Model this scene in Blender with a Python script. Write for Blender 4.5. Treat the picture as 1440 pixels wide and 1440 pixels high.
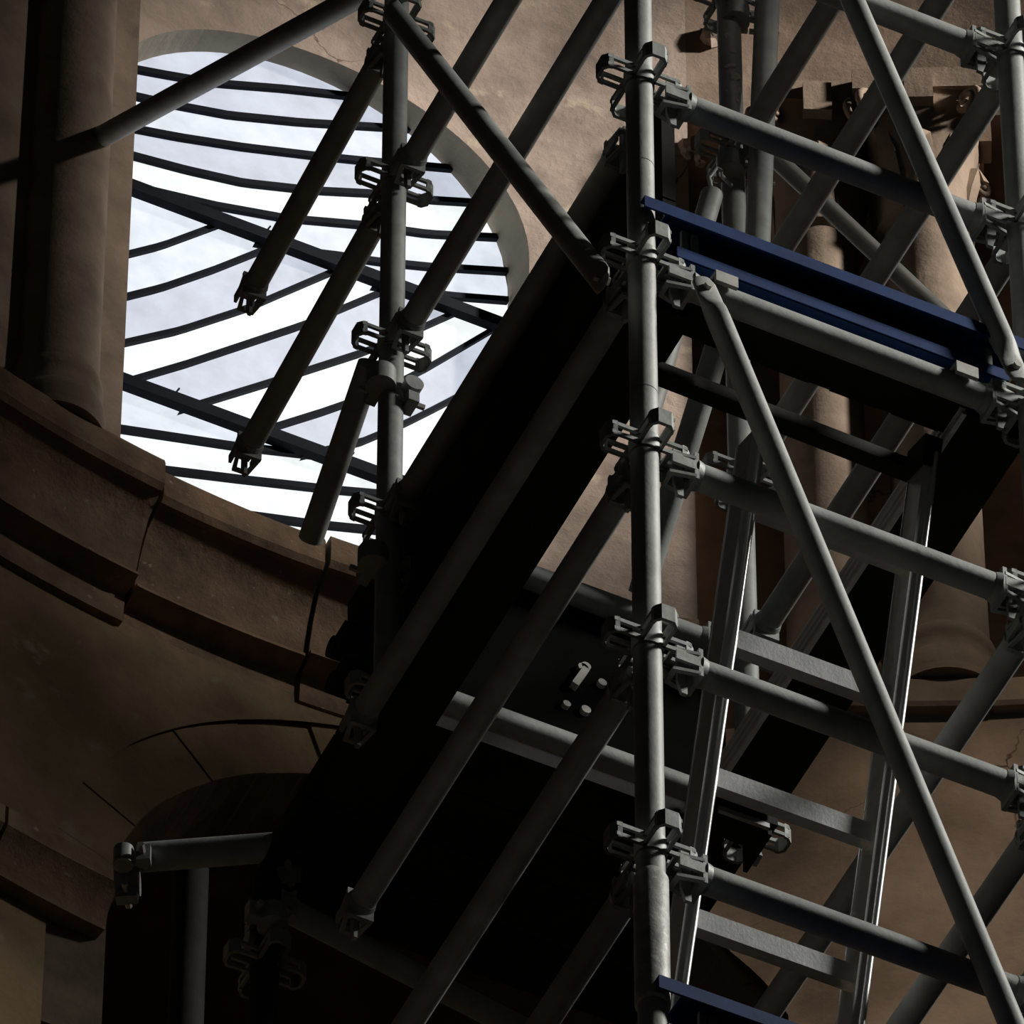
import bpy, math, random
import numpy as np
from mathutils import Vector, Matrix
random.seed(7)
for o in list(bpy.data.objects): bpy.data.objects.remove(o, do_unlink=True)
SC = bpy.context.scene; COL = SC.collection

# ------------------------------------------------------------------ camera
FPX = 14364.71; TH = math.radians(49.8965); PH = math.radians(64.344); RO = math.radians(.0341)
_Rh = np.array([math.sin(PH), -math.cos(PH), 0]); _Fh = np.array([math.cos(PH), math.sin(PH), 0]); _Z = np.array([0, 0, 1.])
CF = math.cos(TH)*_Fh + math.sin(TH)*_Z; _U0 = -math.sin(TH)*_Fh + math.cos(TH)*_Z
CR = math.cos(RO)*_Rh + math.sin(RO)*_U0; CU = -math.sin(RO)*_Rh + math.cos(RO)*_U0
CV = .22097*CR + .74917*CU + 17.77333*CF          # scaffold node minus camera
H = 15.677                                        # height of the scaffold's reference node above the floor
OFF = Vector((0, 0, H))
cd = bpy.data.cameras.new('camera'); cam = bpy.data.objects.new('camera', cd); COL.objects.link(cam)
cd.sensor_width = 36; cd.lens = 36*FPX/1440; cd.clip_end = 200; cd.clip_start = .1
m = Matrix(((CR[0], CU[0], -CF[0]), (CR[1], CU[1], -CF[1]), (CR[2], CU[2], -CF[2]))).to_4x4()
m.translation = Vector(-CV) + OFF
cam.matrix_world = m; SC.camera = cam

# ------------------------------------------------------------------ light
W = bpy.data.worlds.new('world'); SC.world = W; W.use_nodes = True
W.node_tree.nodes['Background'].inputs[0].default_value = (1, .97, .92, 1)
W.node_tree.nodes['Background'].inputs[1].default_value = .006
def area(name, loc, target, sx, sy, power, col, spread=180):
    l = bpy.data.lights.new(name, 'AREA'); l.shape = 'RECTANGLE'; l.size = sx; l.size_y = sy; l.energy = power; l.color = col
    l.spread = math.radians(spread)
    o = bpy.data.objects.new(name, l); COL.objects.link(o)
    o.location = Vector(loc) + OFF
    o.rotation_euler = (Vector(target)-Vector(loc)).to_track_quat('-Z', 'Y').to_euler()
    return o
area('transept_window_light', (8.0, -4.2, 5.5), (.5, 0., -.5), 1.3, 2.0, 54, (1.0, .99, .94), 33)
area('right_wall_fill', (.5, -9.0, 11.0), (2.25, 2.5, .95), .9, 1.3, 3.6, (1.0, .9, .76), 9)  # added fill that lifts the lower right wall; no such window is known
area('mid_wall_beam', (8.65, -3.4, 7.3), (1.25, 2.9, 3.45), .7, 1.8, 13, (1.0, .96, .91), 8.5)  # narrow beam added to brighten the middle wall, its source is unseen
SC.view_settings.view_transform = 'Standard'; SC.view_settings.look = 'None'
SC.view_settings.exposure = 0; SC.view_settings.gamma = 1

# ------------------------------------------------------------------ pixel -> place helpers (local frame, node at origin)
AX = {'X': 0, 'Y': 1, 'Z': 2}
def ray(x, y): return CF + CR*(x-720)/FPX - CU*(y-720)/FPX
def P(x, y, ax, val):
    d = ray(x, y); i = AX[ax]; return Vector(d*(val+CV[i])/d[i] - CV)
XC, YC, RW = .67, 0.0, 3.0                        # apse axis and radius
def Pc(x, y, r):
    d = ray(x, y); o = -CV - np.array([XC, YC, 0])
    a = d[0]**2+d[1]**2; b = 2*(o[0]*d[0]+o[1]*d[1]); c = o[0]**2+o[1]**2-r*r
    t = (-b+math.sqrt(b*b-4*a*c))/(2*a); return Vector(d*t - CV)
def arc(a, r, z=0.): return Vector((XC+r*math.sin(a), YC+r*math.cos(a), z))
def angof(p): return math.atan2(p.x-XC, p.y-YC)

# ------------------------------------------------------------------ materials
def mat(name, col, rough=.6, metal=0., var=.25, scale=8., bump=.0, bscale=60., col2=None, spec=.4, fine=None, crack=False):
    m = bpy.data.materials.new(name); m.use_nodes = True; nt = m.node_tree; N = nt.nodes; L = nt.links
    b = N['Principled BSDF']; b.inputs['Roughness'].default_value = rough; b.inputs['Metallic'].default_value = metal
    b.inputs['Specular IOR Level'].default_value = spec
    tc = N.new('ShaderNodeTexCoord'); geo = N.new('ShaderNodeNewGeometry')
    n = N.new('ShaderNodeTexNoise'); n.inputs['Scale'].default_value = scale; n.inputs['Detail'].default_value = 6; n.inputs['Roughness'].default_value = .6
    L.new(geo.outputs['Position'], n.inputs['Vector'])
    r = N.new('ShaderNodeValToRGB'); L.new(n.outputs['Fac'], r.inputs['Fac'])
    c2 = col2 or tuple(c*(1-var) for c in col); c1 = tuple(min(1, c*(1+var*.6)) for c in col)
    r.color_ramp.elements[0].color = (*c2, 1); r.color_ramp.elements[1].color = (*c1, 1)
    r.color_ramp.elements[0].position = .35; r.color_ramp.elements[1].position = .65
    out = r.outputs['Color']
    if fine:
        n3 = N.new('ShaderNodeTexNoise'); n3.inputs['Scale'].default_value = fine[0]; n3.inputs['Detail'].default_value = 5
        L.new(geo.outputs['Position'], n3.inputs['Vector'])
        r3 = N.new('ShaderNodeValToRGB'); L.new(n3.outputs['Fac'], r3.inputs['Fac'])
        r3.color_ramp.elements[0].position = fine[1]; r3.color_ramp.elements[1].position = fine[1]+.06
        mx = N.new('ShaderNodeMix'); mx.data_type = 'RGBA'
        L.new(r3.outputs['Color'], mx.inputs[0]); L.new(out, mx.inputs[6]); mx.inputs[7].default_value = (*fine[2], 1)
        out = mx.outputs[2]
    if crack:                                      # fine dark cracks with a course of their own
        nd = N.new('ShaderNodeTexNoise'); nd.inputs['Scale'].default_value = 5.; nd.inputs['Detail'].default_value = 6; L.new(geo.outputs['Position'], nd.inputs['Vector'])
        ad = N.new('ShaderNodeVectorMath'); ad.operation = 'MULTIPLY_ADD'; ad.inputs[1].default_value = (.22, .22, .22); L.new(nd.outputs['Color'], ad.inputs[0]); L.new(geo.outputs['Position'], ad.inputs[2])
        vo = N.new('ShaderNodeTexVoronoi'); vo.feature = 'DISTANCE_TO_EDGE'; vo.inputs['Scale'].default_value = 2.3; L.new(ad.outputs['Vector'], vo.inputs['Vector'])
        cr = N.new('ShaderNodeMapRange'); cr.inputs['From Min'].default_value = .001; cr.inputs['From Max'].default_value = .007; cr.inputs['To Min'].default_value = 1; cr.inputs['To Max'].default_value = 0; L.new(vo.outputs['Distance'], cr.inputs['Value'])
        nm = N.new('ShaderNodeTexNoise'); nm.inputs['Scale'].default_value = 1.7; L.new(geo.outputs['Position'], nm.inputs['Vector'])
        mk = N.new('ShaderNodeMapRange'); mk.inputs['From Min'].default_value = .55; mk.inputs['From Max'].default_value = .68; L.new(nm.outputs['Fac'], mk.inputs['Value'])
        mu = N.new('ShaderNodeMath'); mu.operation = 'MULTIPLY'; L.new(cr.outputs['Result'], mu.inputs[0]); L.new(mk.outputs['Result'], mu.inputs[1])
        mx = N.new('ShaderNodeMix'); mx.data_type = 'RGBA'; L.new(mu.outputs['Value'], mx.inputs[0]); L.new(out, mx.inputs[6]); mx.inputs[7].default_value = (.11, .07, .045, 1)
        out = mx.outputs[2]
    L.new(out, b.inputs['Base Color'])
    if bump:
        n2 = N.new('ShaderNodeTexNoise'); n2.inputs['Scale'].default_value = bscale; n2.inputs['Detail'].default_value = 8; n2.inputs['Roughness'].default_value = .65
        L.new(geo.outputs['Position'], n2.inputs['Vector'])
        bp = N.new('ShaderNodeBump'); bp.inputs['Strength'].default_value = bump; bp.inputs['Distance'].default_value = .006
        L.new(n2.outputs['Fac'], bp.inputs['Height']); L.new(bp.outputs['Normal'], b.inputs['Normal'])
    return m
M = {}
M['plaster'] = mat('apse_plaster', (.40, .31, .25), .9, 0, .42, 3.4, .9, 13., crack=True, spec=.15, fine=(9., .62, (.50, .40, .30)))
M['plaster_dim'] = mat('shaded_bay_plaster', (.36, .26, .19), .9, 0, .4, 3., .8, 12., crack=True, spec=.15)  # darker copy of the apse plaster, shade put into its colour
M['ochre'] = mat('ochre_limewash', (.37, .26, .155), .9, 0, .4, 3.0, .8, 13., spec=.12, fine=(8., .62, (.42, .33, .24)))
M['stone'] = mat('cut_stone', (.27, .20, .145), .85, 0, .3, 7., .45, 30., spec=.2)
M['reveal'] = mat('reveal_mortar', (.36, .32, .25), .9, 0, .2, 5., .4, 25., spec=.15)
M['cornice'] = mat('weathered_cornice_stone', (.30, .20, .13), .9, 0, .35, 9., .8, 22., spec=.15, fine=(40., .66, (.45, .36, .27)))
M['floor'] = mat('floor_stone', (.07, .06, .05), .8, 0, .2, 1.5)
M['steel'] = mat('galvanised_steel', (.36, .365, .345), .56, .1, .2, 14., .14, 90., spec=.3)
M['steel_rough'] = mat('worn_galvanised_steel', (.46, .46, .43), .5, .1, .35, 30., .2, 120., spec=.45, fine=(60., .6, (.62, .62, .58)))
M['node'] = mat('forged_node_steel', (.33, .34, .32), .55, .25, .25, 25., .15, 90., spec=.4)
M['alu'] = mat('ladder_aluminium', (.74, .74, .72), .34, .75, .12, 30., .1, 150., spec=.5)
M['polish'] = mat('polished_aluminium', (.9, .9, .88), .3, 1., .05, 40., .05, 150.)
M['splash'] = mat('dried_plaster', (.55, .52, .47), .9, 0, .2, 40., .3, 80.)
M['rib'] = mat('pale_extrusion', (.75, .75, .73), .4, .2, .1, 40.)
M['blue'] = mat('blue_painted_steel', (.012, .036, .125), .55, 0, .2, 20., .06, 60., spec=.15)
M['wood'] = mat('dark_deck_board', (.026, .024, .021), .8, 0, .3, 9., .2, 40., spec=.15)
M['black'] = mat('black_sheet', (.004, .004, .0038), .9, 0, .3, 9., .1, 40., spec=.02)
M['lead'] = mat('window_iron', (.010, .012, .017), .7, 0, .2, 20., spec=.06)
M['bolt'] = mat('bolt_zinc', (.5, .48, .44), .5, .3, .2, 20.)
def pane_mat():
    m = bpy.data.materials.new('daylit_alabaster_pane'); m.use_nodes = True; nt = m.node_tree; N = nt.nodes; L = nt.links
    b = N['Principled BSDF']; b.inputs['Base Color'].default_value = (.12, .12, .12, 1); b.inputs['Roughness'].default_value = .35
    oi = N.new('ShaderNodeObjectInfo'); geo = N.new('ShaderNodeNewGeometry')
    n = N.new('ShaderNodeTexNoise'); n.inputs['Scale'].default_value = 11; n.inputs['Detail'].default_value = 7; n.inputs['Roughness'].default_value = .6
    L.new(geo.outputs['Position'], n.inputs['Vector'])
    mr = N.new('ShaderNodeMapRange'); mr.inputs['From Min'].default_value = .3; mr.inputs['From Max'].default_value = .7
    mr.inputs['To Min'].default_value = .86; mr.inputs['To Max'].default_value = 1.12; L.new(n.outputs['Fac'], mr.inputs['Value'])
    v = N.new('ShaderNodeVectorMath'); v.operation = 'SCALE'
    L.new(oi.outputs['Color'], v.inputs[0]); L.new(mr.outputs['Result'], v.inputs['Scale'])
    L.new(v.outputs['Vector'], b.inputs['Emission Color']); b.inputs['Emission Strength'].default_value = 1.0
    return m
M['pane'] = pane_mat()

# ------------------------------------------------------------------ mesh helpers (vertices in local frame)
class MB:
    def __init__(s): s.v = []; s.f = []
    def add(s, vs, fs):
        k = len(s.v); s.v += [Vector(p) for p in vs]; s.f += [tuple(i+k for i in f) for f in fs]; return s
    def frame(s, p0, p1, up=None):
        d = (Vector(p1)-Vector(p0)); L = d.length; d.normalize()
        u = Vector(up) if up else (Vector((0, 0, 1)) if abs(d.z) < .9 else Vector((0, -1, 0)))
        a = d.cross(u).normalized(); b = a.cross(d).normalized(); return d, a, b, L
    def tube(s, p0, p1, r, r1=None, seg=20, flat=1.):
        p0 = Vector(p0); p1 = Vector(p1); r1 = r1 if r1 is not None else r
        d, a, b, L = s.frame(p0, p1); vs = []
        for p, q in ((p0, r), (p1, r1)):
            for i in range(seg):
                t = 2*math.pi*i/seg; vs.append(p + a*q*math.cos(t) + b*q*flat*math.sin(t))
        fs = [(i, (i+1) % seg, seg+(i+1) % seg, seg+i) for i in range(seg)]
        fs += [tuple(range(seg-1, -1, -1)), tuple(range(seg, 2*seg))]
        return s.add(vs, fs)
    def path(s, pts, r, seg=10, closed=False):
        pts = [Vector(p) for p in pts]; n = len(pts); vs = []; pa = None
        for i, p in enumerate(pts):
            d = (pts[min(i+1, n-1)]-pts[max(i-1, 0)]).normalized()
            if pa is None: u = Vector((0, 0, 1)) if abs(d.z) < .9 else Vector((0, 1, 0)); a = d.cross(u).normalized()
            else: a = (pa - d*pa.dot(d)).normalized()
            pa = a; b = d.cross(a)
            for k in range(seg):
                t = 2*math.pi*k/seg; vs.append(p + (a*math.cos(t)+b*math.sin(t))*(r if not callable(r) else r(i/(n-1))))
        fs = [(i*seg+k, i*seg+(k+1) % seg, (i+1)*seg+(k+1) % seg, (i+1)*seg+k) for i in range(n-1) for k in range(seg)]
        fs += [tuple(range(seg-1, -1, -1)), tuple(range((n-1)*seg, n*seg))]
        return s.add(vs, fs)
    def box(s, c, ux, uy, uz):       # centre and three half-axes
        c = Vector(c); ux = Vector(ux); uy = Vector(uy); uz = Vector(uz)
        vs = [c+ux*i+uy*j+uz*k for k in (-1, 1) for j in (-1, 1) for i in (-1, 1)]
        return s.add(vs, [(0, 2, 3, 1), (4, 5, 7, 6), (0, 1, 5, 4), (2, 6, 7, 3), (0, 4, 6, 2), (1, 3, 7, 5)])
    def bar(s, p0, p1, w, h, up=None):
        d, a, b, L = s.frame(p0, p1, up); c = (Vector(p0)+Vector(p1))/2
        return s.box(c, d*L/2, a*w/2, b*h/2)
    def prism(s, poly, o, u, v, w, w0, w1):   # closed polygon in (u, v), extruded along w
        o = Vector(o); u = Vector(u); v = Vector(v); w = Vector(w); n = len(poly)
        vs = [o+u*a+v*b+w*w0 for a, b in poly]+[o+u*a+v*b+w*w1 for a, b in poly]
        return s.add(vs, [tuple(range(n-1, -1, -1)), tuple(range(n, 2*n))]+[(i, (i+1) % n, n+(i+1) % n, n+i) for i in range(n)])
    def ring(s, outer, inner, o, u, v, w, w0, w1):
        o = Vector(o); u = Vector(u); v = Vector(v); w = Vector(w); n = len(outer)
        vs = []
        for ww in (w0, w1):
            for pl in (outer, inner): vs += [o+u*a+v*b+w*ww for a, b in pl]
        fs = []
        for i in range(n):
            j = (i+1) % n
            fs += [(i, j, 2*n+j, 2*n+i), (n+j, n+i, 3*n+i, 3*n+j), (j, i, n+i, n+j), (2*n+i, 2*n+j, 3*n+j, 3*n+i)]
        return s.add(vs, fs)
    def lathe(s, prof, c, seg=40, sq=None):   # profile (r, z) about a vertical axis at c
        c = Vector(c); vs = []
        for r, z in prof:
            for i in range(seg):
                t = 2*math.pi*i/seg; vs.append(c+Vector((r*math.cos(t), r*math.sin(t), z)))
        n = len(prof)
        fs = [(k*seg+i, k*seg+(i+1) % seg, (k+1)*seg+(i+1) % seg, (k+1)*seg+i) for k in range(n-1) for i in range(seg)]
        fs += [tuple(range(seg-1, -1, -1)), tuple(range((n-1)*seg, n*seg))]
        return s.add(vs, fs)
    def build(s, name, material, parent=None, loc=None, smooth=35, kind=None):
        base = Vector(parent['_loc']) if parent is not None else (Vector(loc) if loc is not None else Vector((0, 0, 0)))
        me = bpy.data.meshes.new(name); me.from_pydata([p-base for p in s.v], [], s.f); me.update()
        me.materials.append(M[material])
        if smooth:
            for p in me.polygons: p.use_smooth = True
            me.set_sharp_from_angle(angle=math.radians(smooth))
        o = bpy.data.objects.new(name, me); COL.objects.link(o)
        if parent is not None: o.parent = parent; o['_loc'] = tuple(base)
        else: o.location = base+OFF; o['_loc'] = tuple(base)
        if kind: o['kind'] = kind
        return o
def thing(name, label, cat, loc, group=None):
    o = bpy.data.objects.new(name, None); COL.objects.link(o); loc = Vector(loc)
    o.location = loc+OFF; o['_loc'] = tuple(loc); o.empty_display_size = .05
    o['label'] = label; o['category'] = cat
    if group: o['group'] = group
    return o
def tag(o, label, cat, group=None):
    o['label'] = label; o['category'] = cat
    if group: o['group'] = group
    return o
def sub(parent):                                  # a sub-part keeps its own frame at the thing's base
    return parent
X, Y, Z = Vector((1, 0, 0)), Vector((0, 1, 0)), Vector((0, 0, 1))
TR = .02415                                       # radius of a scaffold tube

# ------------------------------------------------------------------ setting: floor and apse wall
fl = MB(); fl.box((0, -4, -H-.05), X*16, Y*16, Z*.05)
fo = fl.build('floor', 'floor', kind='structure')

D2 = math.radians
def tag_s(o): o['kind'] = 'structure'; return o
# window: round-headed opening; glazing plane a little behind the wall face
YG = 3.06
wr = P(707, 410, 'Y', YG); wl = P(275, 78, 'Y', YG)
WZ = wr.z; _q = wr.x-wl.x; _h = wl.z-wr.z
WRD = (_q*_q+_h*_h)/(2*_q); WX = wr.x-WRD
ZS = 2.12                                         # sill
WO = WRD+.012
def win_top(x, r=WO):
    d = abs(x-WX); return WZ+math.sqrt(max(r*r-d*d, 0)) if d < r else None
# arch void under the cornice
AXC, AZC, ARD = 1.0, .95, .71
ACUT = ARD+.135                                   # the voussoir ring is set into the wall
def arch_top(x, r):
    d = abs(x-AXC); return AZC+math.sqrt(max(r*r-d*d, 0)) if d < r else None
A_L, A_R = D2(-24), D2(17.4)
ZB, ZT = -6.0, 7.0
Z_CORN = 2.05
def wall_cols(mb, a0, a1, r, spans, extra=()):
    """vertical strips of a curved wall; spans(x) gives the list of solid z ranges there"""
    k = max(2, int(abs(a1-a0)/D2(.5))); angs = sorted(set([a0+(a1-a0)*i/k for i in range(k+1)]+[e for e in extra if a0 < e < a1]))
    for i in range(len(angs)-1):
        pa, pb = arc(angs[i], r), arc(angs[i+1], r)
        e = 1e-6
        sa, sb = spans(pa.x+e), spans(pb.x-e)
        if len(sa) != len(sb): sm = spans((pa.x+pb.x)/2); sa = sb = sm
        for (l0, h0), (l1, h1) in zip(sa, sb):
            if h0-l0 < 1e-5 and h1-l1 < 1e-5: continue
            n = max(1, int((h0-l0)/.25)); 
            for j in range(n):
                t0, t1 = j/n, (j+1)/n
                mb.add([(pa.x, pa.y, l0+(h0-l0)*t0), (pb.x, pb.y, l1+(h1-l1)*t0), (pb.x, pb.y, l1+(h1-l1)*t1), (pa.x, pa.y, l0+(h0-l0)*t1)], [(0, 1, 2, 3)])
def xang(x, r=RW): return math.asin((x-XC)/r)
def spans_main(x):
    sp = []
    t = arch_top(x, ACUT)
    lo = ZB if t is None else t
    wt = win_top(x)
    if wt is None: sp.append((lo, ZT))
    else: sp += [(lo, ZS), (wt, ZT)]
    return sp
wb = MB()
ex = [xang(WX-WO), xang(WX+WO), xang(AXC-ACUT), xang(AXC+ACUT)]
for s_ in (-1, 1):                                # finer strips where the arches turn steep
    for c_, r_ in ((WX, WO), (AXC, ACUT)):
        for u_ in (.9, .95, .975, .99, .997): ex.append(xang(c_+s_*r_*u_))
wall_cols(wb, A_L, A_R, RW, lambda x: [(max(l, 2.0), h) for l, h in spans_main(x) if h > 2.0], ex)
wlow = MB(); wall_cols(wlow, A_L, A_R, RW, lambda x: [(l, min(h, 2.0)) for l, h in spans_main(x) if l < 2.0], ex)
# reveals of the window (soffit, jambs, sill) out to the glazing
def arch_curve(cx, cz, r, zlow, n=40):
    pts = [(cx-r, zlow)]+[(cx-r*math.cos(math.pi*i/n), cz+r*math.sin(math.pi*i/n)) for i in range(n+1)]+[(cx+r, zlow)]
    return pts
def ywall(x, r=RW): return YC+math.sqrt(r*r-(x-XC)**2)
wall_o = wb.build('wall_apse', 'plaster', kind='structure')
wlow.build('lower_wall', 'ochre', wall_o)
rv = MB()
pts = arch_curve(WX, WZ, WO, ZS)
for i in range(len(pts)-1):
    (x0, z0), (x1, z1) = pts[i], pts[i+1]
    rv.add([(x0, ywall(x0), z0), (x1, ywall(x1), z1), (x1, YG+.06, z1), (x0, YG+.06, z0)], [(0, 1, 2, 3)])
rv.add([(WX-WO, ywall(WX-WO), ZS), (WX+WO, ywall(WX+WO), ZS), (WX+WO, YG+.06, ZS), (WX-WO, YG+.06, ZS)], [(0, 3, 2, 1)])
rv.build('window_reveal', 'reveal', wall_o)
# bay to the right of the window wall: recessed from the cornice up, flush below and above
A_E = D2(44); RR = 3.34; Z_R1 = 4.12
wr_ = MB()
wall_cols(wr_, A_R, A_E, RW, lambda x: [(Z_R1, ZT)])
def r_low(a):
    u = min(max((a-A_R)/D2(6.5), 0), 1); return RW-.118*u*u*(3-2*u)
k = 60
for i in range(k):
    a0, a1 = A_R+(A_E-A_R)*i/k, A_R+(A_E-A_R)*(i+1)/k
    p0, p1 = arc(a0, r_low(a0)), arc(a1, r_low(a1)); h0, h1 = [(arch_top(p.x, ARD+.004) or ZB) for p in (p0, p1)]
    for j in range(12):
        u0, u1 = j/12, (j+1)/12; zt_ = Z_CORN-.05
        wr_.add([(p0.x, p0.y, h0+(zt_-h0)*u0), (p1.x, p1.y, h1+(zt_-h1)*u0), (p1.x, p1.y, h1+(zt_-h1)*u1), (p0.x, p0.y, h0+(zt_-h0)*u1)], [(0, 1, 2, 3)])
wall_cols(wr_, A_R-.03, A_E, RR, lambda x: [(Z_CORN-.06, Z_R1+.01)])
pa, pb = arc(A_R, RW), arc(A_R, RR)
wr_.add([(pa.x, pa.y, Z_CORN-.06), (pb.x, pb.y, Z_CORN-.06), (pb.x, pb.y, Z_R1), (pa.x, pa.y, Z_R1)], [(0, 1, 2, 3)])
k = 40
for i in range(k):
    a0, a1 = A_R+(A_E-A_R)*i/k, A_R+(A_E-A_R)*(i+1)/k
    for z_, fl_ in ((Z_R1, 1), (Z_CORN-.05, 0)):
        q = [arc(a0, RW, z_), arc(a1, RW, z_), arc(a1, RR, z_), arc(a0, RR, z_)]
        wr_.add(q, [(0, 1, 2, 3) if fl_ else (3, 2, 1, 0)])
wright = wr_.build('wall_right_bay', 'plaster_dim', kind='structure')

for px_, py_, sz in ((972, 208, .028), (985, 222, .018), (1000, 50, .03)):
    c_ = Pc(px_, py_, RW-.01); b_ = MB(); vs = []; nr, ns = 5, 9
    for i in range(nr+1):
        for j in range(ns):
            ph_ = math.pi*i/nr; th_ = 2*math.pi*j/ns; q_ = sz*random.uniform(.75, 1.25)
            vs.append(c_+Vector((math.sin(ph_)*math.cos(th_)*q_, math.sin(ph_)*math.sin(th_)*q_, math.cos(ph_)*q_*1.25)))
    b_.add(vs, [(i*ns+j, i*ns+(j+1) % ns, (i+1)*ns+(j+1) % ns, (i+1)*ns+j) for i in range(nr) for j in range(ns)]); b_.build('broken_stone', 'plaster', wall_o, smooth=25)
# straight walls that carry on from both ends of the apse
for nm_, p_, q_ in (('wall_left', arc(A_L, RW), Vector((-13., 5.5, 0))), ('wall_right', arc(A_E, RW), Vector((14., 3.2, 0)))):
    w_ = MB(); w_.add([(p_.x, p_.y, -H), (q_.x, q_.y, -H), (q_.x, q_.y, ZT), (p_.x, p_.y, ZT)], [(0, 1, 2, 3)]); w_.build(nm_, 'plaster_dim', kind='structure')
# arch void: voussoirs, soffit and a deep dark chamber behind
av = MB()
AD = 1.3
pts = arch_curve(AXC, AZC, ARD, ZB)
for i in range(len(pts)-1):
    (x0, z0), (x1, z1) = pts[i], pts[i+1]
    av.add([(x0, ywall(x0)+.02, z0), (x1, ywall(x1)+.02, z1), (x1, RW+AD, z1), (x0, RW+AD, z0)], [(0, 1, 2, 3)])
av.add([(x, RW+AD, z) for x, z in pts], [tuple(range(len(pts)-1, -1, -1))])
arch_o = av.build('wall_arch_chamber', 'stone', kind='structure')
mo = MB(); n = 60
for i in range(n):
    q = []
    for t, r in ((math.pi*i/n, ARD+.003), (math.pi*(i+1)/n, ARD+.003), (math.pi*(i+1)/n, ACUT+.03), (math.pi*i/n, ACUT+.03)):
        x_ = AXC-r*math.cos(t); q.append((x_, ywall(x_)+.026, AZC+r*math.sin(t)))
    mo.add(q, [(0, 1, 2, 3)])
mo.build('mortar_bed', 'ochre', arch_o)
nv = 15
for i in range(nv):
    t0 = math.pi*i/nv+.0018; t1 = math.pi*(i+1)/nv-.0018
    v_ = MB(); n = 5; inn = []; out = []
    dy = random.uniform(-.006, .006)
    for j in range(n+1):
        t = t0+(t1-t0)*j/n
        for lst, r in ((inn, ARD), (out, ACUT+.004)):
            x_ = AXC-r*math.cos(t); lst.append((x_, AZC+r*math.sin(t)))
    poly = inn+out[::-1]; yy = ywall(sum(p[0] for p in poly)/len(poly))
    yf = [Vector((x_, ywall(x_)+.012+dy, z_)) for x_, z_ in poly]; yb = [p+Y*.22 for p in yf]; m_ = len(poly)
    v_.add(yf+yb, [tuple(range(m_))]+[(a, m_+a, m_+(a+1) % m_, (a+1) % m_) for a in range(m_)])
    v_.build('voussoir', 'ochre', arch_o, smooth=30)
for s_ in (-1, 1):                                # jamb stones below the springing
    for j in range(5):
        x0 = AXC+s_*ARD; x1 = AXC+s_*(ACUT+.004); zc_ = AZC-.2-.4*j; xm = (x0+x1)/2
        b_ = MB(); b_.box((xm, ywall(xm)+.115, zc_), X*abs(x1-x0)/2, Y*.11, Z*.194); b_.build('jamb_stone', 'stone', arch_o)

# ------------------------------------------------------------------ cornice: separate blocks that follow the apse
corn = thing('trim_1', '', '', arc(D2(-6), 2.9, 1.7)); corn['kind'] = 'structure'
del corn['label']; del corn['category']
prof = [(3.03, 2.17), (2.845, 2.17), (2.84, 2.155), (2.84, 2.09), (2.85, 2.075), (2.862, 2.073), (2.90, 2.04), (2.925, 1.985), (2.94, 1.93), (2.945, 1.905), (2.935, 1.902), (2.932, 1.89), (2.955, 1.882), (2.985, 1.875), (2.99, 1.80), (3.03, 1.795)]
cuts = [-23.9, -16.5, -7.2, 0.6, 8.5, 17]
for i in range(len(cuts)-1):
    a0, a1 = D2(cuts[i]+.09), D2(cuts[i+1]-.09); cb = MB(); n = 14; m_ = len(prof)
    dr = (-.004, -.006, .012, .004, 0)[i]; dz = (0, .006, -.006, 0, 0)[i]
    vs = []
    for j in range(n+1):
        a = a0+(a1-a0)*j/n
        for q, (r, z_) in enumerate(prof):
            chip = 0
            vs.append(arc(a, r+dr*(q not in (0, m_-1))+chip, z_+dz))
    fs = [(j*m_+q, j*m_+(q+1) % m_, (j+1)*m_+(q+1) % m_, (j+1)*m_+q) for j in range(n) for q in range(m_)]
    fs += [tuple(range(m_-1, -1, -1)), tuple(range(n*m_, (n+1)*m_))]
    cb.add(vs, fs); cb.build('cornice_block', 'cornice', corn, smooth=28)
# lower string course at the springing, left of the arch
sc_ = thing('trim_2', '', '', arc(D2(-14), 2.95, .8)); sc_['kind'] = 'structure'; del sc_['label']; del sc_['category']
prof2 = [(3.03, 1.0), (2.93, 1.0), (2.915, .98), (2.915, .93), (2.93, .915), (2.955, .88), (2.965, .84), (3.03, .84)]
cuts2 = [-23.9, -19, -13, -7.6]
for i in range(len(cuts2)-1):
    a0, a1 = D2(cuts2[i]+.08), D2(cuts2[i+1]-.08); cb = MB(); n = 8; m_ = len(prof2)
    vs = [arc(a0+(a1-a0)*j/n, r, z_) for j in range(n+1) for r, z_ in prof2]
    fs = [(j*m_+q, j*m_+(q+1) % m_, (j+1)*m_+(q+1) % m_, (j+1)*m_+q) for j in range(n) for q in range(m_)]
    fs += [tuple(range(m_-1, -1, -1)), tuple(range(n*m_, (n+1)*m_))]
    cb.add(vs, fs); cb.build('string_course_block', 'cornice', sc_, smooth=28)
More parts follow.
